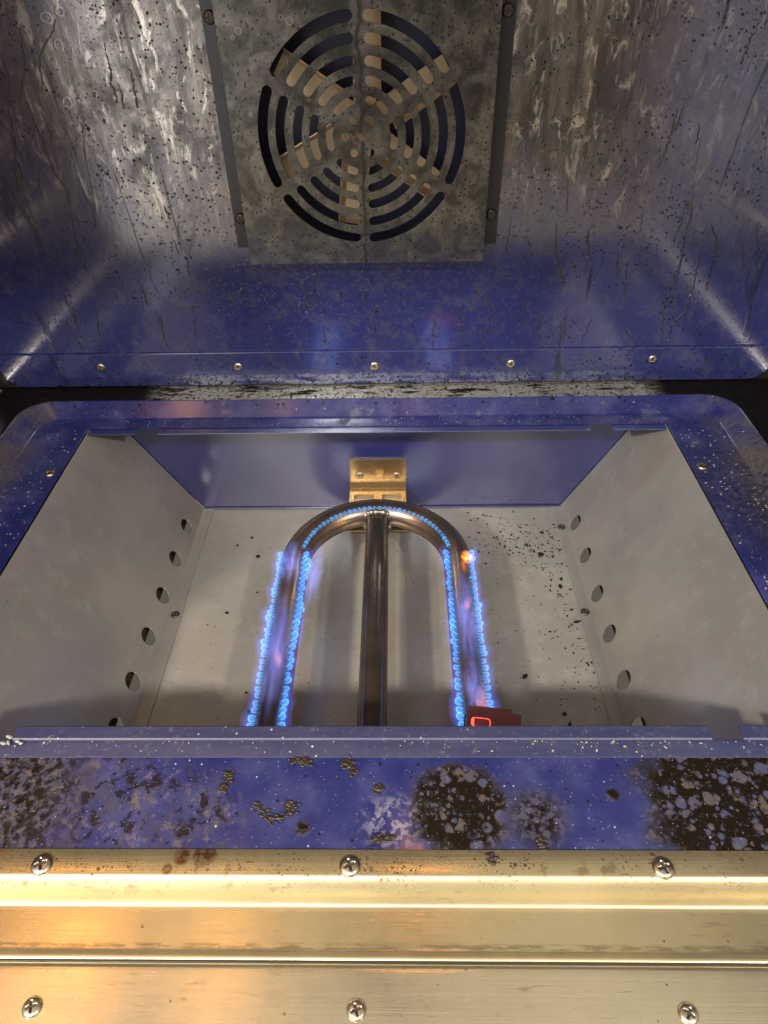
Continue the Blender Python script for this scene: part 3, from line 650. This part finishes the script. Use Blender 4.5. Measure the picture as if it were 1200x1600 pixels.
for p, d, t, rk in ports:
    if p.y < .249: continue
    cnt[rk] = cnt.get(rk, 0) + 1; k_ = cnt[rk]
    lab_ = ('blue gas flame, %s from the front in the %s row of the %s burner arm' % (ordinal(k_), 'outer' if rk[1] == 'o' else 'inner', 'left' if rk[0] == 'L' else 'right')) if rk != 'A' else 'tiny blue ring flame on the burner bend, %s from its left end' % ordinal(k_)
    arc = rk == 'A'
    out = Vector((d.x, d.y, 0)).normalized() if not arc else d
    if arc: ax = (d + Vector((random.uniform(-.05, .05),) * 3)).normalized(); me, hm = F_RING, H_RING
    else:
        if rk == 'Li' and p.y > .36: p = p + Vector((.0004, 0, 0))
        lift = .25 if rk in ('Lo', 'Ro') else .55
        ax = (out + Vector((0, random.uniform(-.32, .04), lift + random.uniform(-.15, .15)))).normalized(); me, hm = F_LONG, H_LONG
    q = ax.to_track_quat('Z', 'Y')
    if rk == 'Li' and .345 < p.y < .41: me = F_TALL
    f = bpy.data.objects.new('gas_flame', me); C.objects.link(f); f.location = p - ax * .0003; f.rotation_euler = q.to_euler()
    s = random.uniform(.87, 1.08) * (1 if arc else 1 + .09 * math.sin(k_ * .45 + len(rk) * ord(rk[0]))); f.scale = (s * random.uniform(.9, 1.1), s, s * random.uniform(.82, 1.2) * (1 if arc else .92))
    tag(f, *(lab_, 'gas flame', rowtxt[rk][1]))
    hmo = bpy.data.objects.new('mantle', hm); C.objects.link(hmo); hmo.parent = f
    if not arc: gmo = bpy.data.objects.new('outer_mantle', G_LONG); C.objects.link(gmo); gmo.parent = f
def wisp(name, loc, rad, rot, mat, label):
    bm = bmesh.new(); bmesh.ops.create_icosphere(bm, subdivisions=3, radius=1.0); me = bpy.data.meshes.new(name); bm.to_mesh(me); bm.free(); me.materials.append(mat)
    o = bpy.data.objects.new(name, me); C.objects.link(o); o.location = loc; o.scale = rad; o.rotation_euler = rot; me.shade_smooth(); return tag(o, label, 'flame')
wisp('flame_wisp', (-.0715, .390, -.070), (.0095, .046, .009), (0, 0, -.08), MPUR, 'long violet flame curtain drifting inward beside the left arm near the bend')
wisp('flame_wisp', (-.092, .310, -.066), (.012, .070, .008), (0, 0, 0), MPUR, 'violet flame haze lying over the front half of the left burner arm')
wisp('flame_wisp', (-.093, .405, -.068), (.012, .030, .008), (0, 0, 0), MPUR, 'bluish flame haze over the start of the left bend')
wisp('flame_wisp', (.053, .340, -.066), (.012, .060, .008), (0, 0, 0), MPUR, 'violet flame haze lying over the middle of the right burner arm')
wisp('flame_wisp', (.053, .275, -.066), (.010, .032, .008), (0, 0, 0), MPUR, 'violet flame haze over the right arm just behind the red igniter')
wisp('flame_wisp', (-.089, .300, -.064), (.004, .012, .004), (0, 0, .2), MPINK, 'pale pink flame patch over the left burner arm')
wisp('flame_wisp', (.054, .352, -.064), (.005, .010, .004), (0, 0, -.5), MPINK, 'pink flame patch over the middle of the right burner arm')
wisp('flame_wisp', (.057, .262, -.064), (.007, .016, .005), (0, 0, 0), MPINK, 'faint pink flame glow beside the red igniter')
wisp('flame_flare', (.0590, .4085, -.068), (.0062, .0085, .0055), (0, 0, .3), MORG, 'bright orange flare at the start of the outer right flame row')

# ---- igniter
ig = thing('igniter', 'red glowing slotted igniter housing at the front end of the right burner arm', 'igniter', (.062, .245, -.07))
ifr = frame((.0640, .2495, -.0610), (1, -.13, 0), (.13, 1, .55))
def slotp(x0, y0, x1, y1): return rrect(x0, y0, x1, y1, .0022, 5)
sl = [slotp(-.0155, -.016, -.0115 + .009, -.0095), slotp(-.0155, -.0072, -.0025, -.0012), slotp(.0040, -.016, .0150, -.0055)]
top = link('housing_plate', plate_mesh([(-.0205, -.026), (.0175, -.026), (.0175, .0035), (.011, .0035), (.011, .0062), (-.0175, .0062)], sl, .0012, ifr, .0003), MRED, ig)
def tr(p): return ifr @ Vector(p)
for s_ in sl:
    bm = bmesh.new(); pts = [tr((a, b, -.0002)) for a, b in s_] ; tube(bm, pts + [pts[0]], .00050, 8, False); bm_obj('glowing_rim', bm, MGLOW, ig)
bm = bmesh.new(); vv = [bm.verts.new(tr(p)) for p in ((-.0185, -.025, -.005), (.0145, -.025, -.005), (.0095, .001, -.005), (-.0155, .003, -.005))]; bm.faces.new(vv); bm_obj('back_plate', bm, MRED, ig, solid=.001)
bm = bmesh.new(); tube(bm, [tr((-.014, -.022, -.006)), tr((-.014, 0, -.006))], .0022, 12); tube(bm, [tr((.010, -.022, -.006)), tr((.010, -.002, -.006))], .0022, 12); bm_obj('glowing_rod', bm, MGLOW, ig)
for xx in (-.0205, .0175):
    bm = bmesh.new(); pts = [tr((xx * .93, -.026, 0)), tr((xx * .93, .0, 0)), tr((xx * .93, .0, -.006)), tr((xx * .93, -.026, -.006))]; bm.faces.new([bm.verts.new(p) for p in pts]); bm_obj('housing_side', bm, MRED, ig, solid=.001)

# ================================================================== FRONT FRAME AND DOOR
prof = [(.1384, -.001), (.1382, .0012), (.1270, .0012)] + [(.1270 - .0058 * t, .0012 - .0058 * t ** 1.8) for t in [i / 9 for i in range(1, 10)]] + [(.1212 - .0047 * t, -.0046 - .0072 * (1 - (1 - t) ** 2.2)) for t in [i / 9 for i in range(1, 10)]] + [(.1000, -.0118), (.0988, -.0117), (.0976, -.0113), (.0966, -.0109), (.0950, -.0108)]
trim = bm_obj('front_frame', sweep(prof, -.42, .39, 2), MT, shell, ang=60, solid=.001)
for x, y in ((-.1735, .1307), (-.0242, .1306), (.1246, .1302), (.30, .1302), (-.32, .1307)): screw(trim, (x, y, .0013), .0051, rot=random.random())
prof = [(.0948, -.0160), (.0946, -.0128), (.0940, -.0116), (.0930, -.0108), (.0915, -.0105), (.0895, -.0104), (-.36, -.0104), (-.365, -.013), (-.366, -.05)]
door = bm_obj('door', sweep(prof, -.42, .39, 2), MD, shell, ang=60, solid=.001)
for x, y in ((-.1602, .0765), (-.0194, .0763), (.1218, .0760), (.27, .076), (-.31, .0765)): screw(door, (x, y, -.0102), .0042, rot=random.random(), dirty=False)
bm = bmesh.new(); box(bm, -.42, -.366, -.052, .39, .094, -.05); bm_obj('outer_panel', bm, MD, door)

# ================================================================== RESIDUE AND CRUMBS
def lump(name, cx, cy, outline_r, h, mat, z0=0.0, n=26, seed=0, nub=9):
    """a knobbly baked-on blob: many merged beads laid along a short path"""
    rnd = random.Random(seed); bm = bmesh.new()
    for (px_, py_) in outline_r:
        for j in range(nub * 3):
            r = rnd.uniform(.22, .62) * h; a = rnd.uniform(0, 2 * PI); q = rnd.uniform(0, 1.5) * h * (1 if j % 4 else 1.5)
            bmesh.ops.create_icosphere(bm, subdivisions=2, radius=r, matrix=Matrix.Translation((cx + px_ + q * math.cos(a), cy + py_ + q * math.sin(a), z0 + r * .25)) @ Matrix.Diagonal((rnd.uniform(.8, 1.5), rnd.uniform(.6, 1.), .7, 1)))
    o = bm_obj(name, bm, mat, ang=180, loc=(cx, cy, z0)); md = o.modifiers.new('merge', 'REMESH'); md.mode = 'VOXEL'; md.voxel_size = .00022; md.use_smooth_shade = True; return o
res = [(-.0917, .1738, [(0, .004), (.001, .001), (-.001, -.003), (-.0005, -.005)], 'small upright black blistered residue left of centre on the blue front floor'),
       (-.0548, .1850, [(0, .001), (-.002, 0), (.003, -.001), (.005, -.001)], 'brown blistered residue fleck just in front of the front lip, left of centre'),
       (-.0268, .1815, [(-.003, .002), (0, .003), (0, 0), (.002, -.003)], 'curled dark blistered residue near the lip in front of the feed pipe'),
       (-.0605, .1560, [(-.013, .004), (-.009, .001), (-.005, -.002), (-.001, -.002), (.003, .000), (.006, .003), (.003, .005)], 'largest crescent shaped crusty residue on the blue front floor'),
       (-.0120, .1680, [(0, 0), (.001, .002)], 'tiny dark residue bead on the blue floor in front of the feed pipe'),
       (-.0090, .1430, [(-.004, 0), (0, .001), (.004, .001)], 'flat dark residue patch at the front edge of the blue floor near the centre screw'),
       (.0430, .1350, [(0, 0), (.001, -.001)], 'small dark residue drop on the brass coloured frame strip'),
       (.0690, .1440, [(0, .001), (0, -.002), (.001, -.004)], 'grey residue drip hanging over the front edge of the blue floor')]
for i, (x, y, pts, lb) in enumerate(res):
    o = lump('burnt_residue', x, y, pts, .0016, MBLS, .0014 if i == 6 else .0004, seed=i + 3); tag(o, lb, 'residue')
# crumbs on the box bottom
def crumb_mesh(seed):
    rnd = random.Random(seed); bm = bmesh.new(); bmesh.ops.create_icosphere(bm, subdivisions=2, radius=1)
    for v in bm.verts: v.co *= rnd.uniform(.65, 1.25); v.co.z *= .5
    me = bpy.data.meshes.new('crumb'); bm.to_mesh(me); bm.free(); me.materials.append(MBLK); return me
CM = [crumb_mesh(i) for i in range(5)]
def crumb(x, y, z, r, grp, lb):
    o = bpy.data.objects.new('burnt_crumb', random.choice(CM)); C.objects.link(o); o.location = (x, y, z + r * .35); o.scale = (r * random.uniform(.8, 1.6), r * random.uniform(.6, 1.), r * .7); o.rotation_euler = (0, 0, random.uniform(0, PI))
    CR.setdefault(grp, []).append((y, o)); return tag(o, lb, 'crumb', grp)
CR = {}
ZB = BZ + .0002
for x, y, r in ((-.150, .500, .0016), (-.1395, .4725, .0022), (-.163, .489, .0013), (-.157, .400, .0019), (-.172, .386, .0010), (-.133, .425, .001), (-.125, .315, .0013), (-.120, .2975, .0012)):
    crumb(x, y, ZB, r, 'black crumbs on the left part of the box bottom', 'black crumb on the grey box bottom left of the burner')
for x, y, r in ((.1405, .4725, .0032), (.1520, .4700, .0018), (.129, .487, .0014), (.135, .478, .0015), (.147, .505, .0016), (.1545, .4400, .0018), (.152, .4300, .0022), (.1585, .3875, .002), (.157, .402, .0014), (.1045, .3300, .0018), (.133, .377, .0012), (.1325, .285, .0024), (.146, .2750, .0028), (.1535, .2800, .003), (.130, .2950, .0018), (.086, .365, .001)):
    crumb(x, y, ZB, r, 'black crumbs on the right part of the box bottom', 'black crumb on the grey box bottom right of the burner')
for g_, L_ in CR.items():
    for k_, (y_, o_) in enumerate(sorted(L_, key=lambda q: -q[0])): o_['label'] = 'black crumb %s of the burner, %s nearest to the blue rear panel' % ('left' if 'left' in g_ else 'right', ordinal(k_ + 1))
def scatter(name, pts, mats, label, cat, seed):
    rnd = random.Random(seed); bm = bmesh.new()
    for x, y, z, r in pts:
        a = rnd.uniform(0, PI); mt = Matrix.Translation((x, y, z + r * .3)) @ Matrix.Rotation(a, 4, 'Z') @ Matrix.Diagonal((rnd.uniform(.8, 2.2), rnd.uniform(.6, 1), .6, 1))
        bmesh.ops.create_icosphere(bm, subdivisions=1, radius=r, matrix=mt)
    o = bm_obj(name, bm, mats, smooth=False); return tag(o, label, cat, kind='stuff')
rnd = random.Random(5); pts = []
for i in range(300):
    x = rnd.gauss(.118, .030); y = rnd.gauss(.493, .022)
    if -.01 < x < .165 and .42 < y < .543: pts.append((x, y, ZB, rnd.choice((.0003, .0004, .0005, .0009))))
for i in range(160):
    x = rnd.uniform(.05, .165); y = rnd.uniform(.25, .54); pts.append((x, y, ZB, rnd.choice((.0003, .0004, .0006))))
for i in range(110): pts.append((rnd.gauss(.152, .009), rnd.uniform(.30, .50), ZB, rnd.choice((.0004, .0006, .0009))))
pts = [q for q in pts if q[0] < .163]
scatter('burnt_flakes', pts, MBLK, 'fine black burnt flakes strewn over the right rear of the grey box bottom', 'burnt flakes', 1)
pts = [(rnd.uniform(-.19, .16), rnd.uniform(.25, .54), ZB, rnd.choice((.0003, .0004, .0005))) for i in range(120)]
scatter('black_specks', pts, MBLK, 'sparse black specks over the whole grey box bottom', 'specks', 2)
pts = [(rnd.uniform(-.19, .16), rnd.uniform(.25, .54), ZB, rnd.choice((.0002, .0003, .0005))) for i in range(170)]
scatter('pale_grains', pts, MGR, 'sparse pale salt-like grains over the grey box bottom', 'grains', 3)
pts = []
for i in range(130):
    x = rnd.uniform(-.22, .24); u = rnd.random() ** 2
    if x < 0 and rnd.random() < .45: continue
    pts.append((x, .1950 - .007 * u, .0030, rnd.choice((.0002, .0003, .0004, .0003, .0006 if x > .04 else .0003))))
for i in range(14): pts.append((rnd.gauss(-.222, .008), rnd.gauss(.195, .0015), .0028, rnd.choice((.0007, .0012))))
scatter('lip_grains', pts, MGR, 'pale grains gathered along the raised front lip of the opening', 'grains', 4)
pts = []
for i in range(130): pts.append((rnd.uniform(.246, .285), rnd.uniform(.30, .50), .0004, rnd.choice((.0003, .0005, .0006))))
for i in range(70): pts.append((rnd.uniform(-.32, -.286), rnd.uniform(.34, .50), .0004, rnd.choice((.0003, .0005, .0006))))
for i in range(150): pts.append((rnd.uniform(-.27, .24), rnd.uniform(.5095, .5215), .0004, rnd.choice((.0002, .0003, .0004))))
scatter('floor_grains', pts, MGR, 'pale grains sprinkled on the blue floor beside and behind the opening', 'grains', 6)
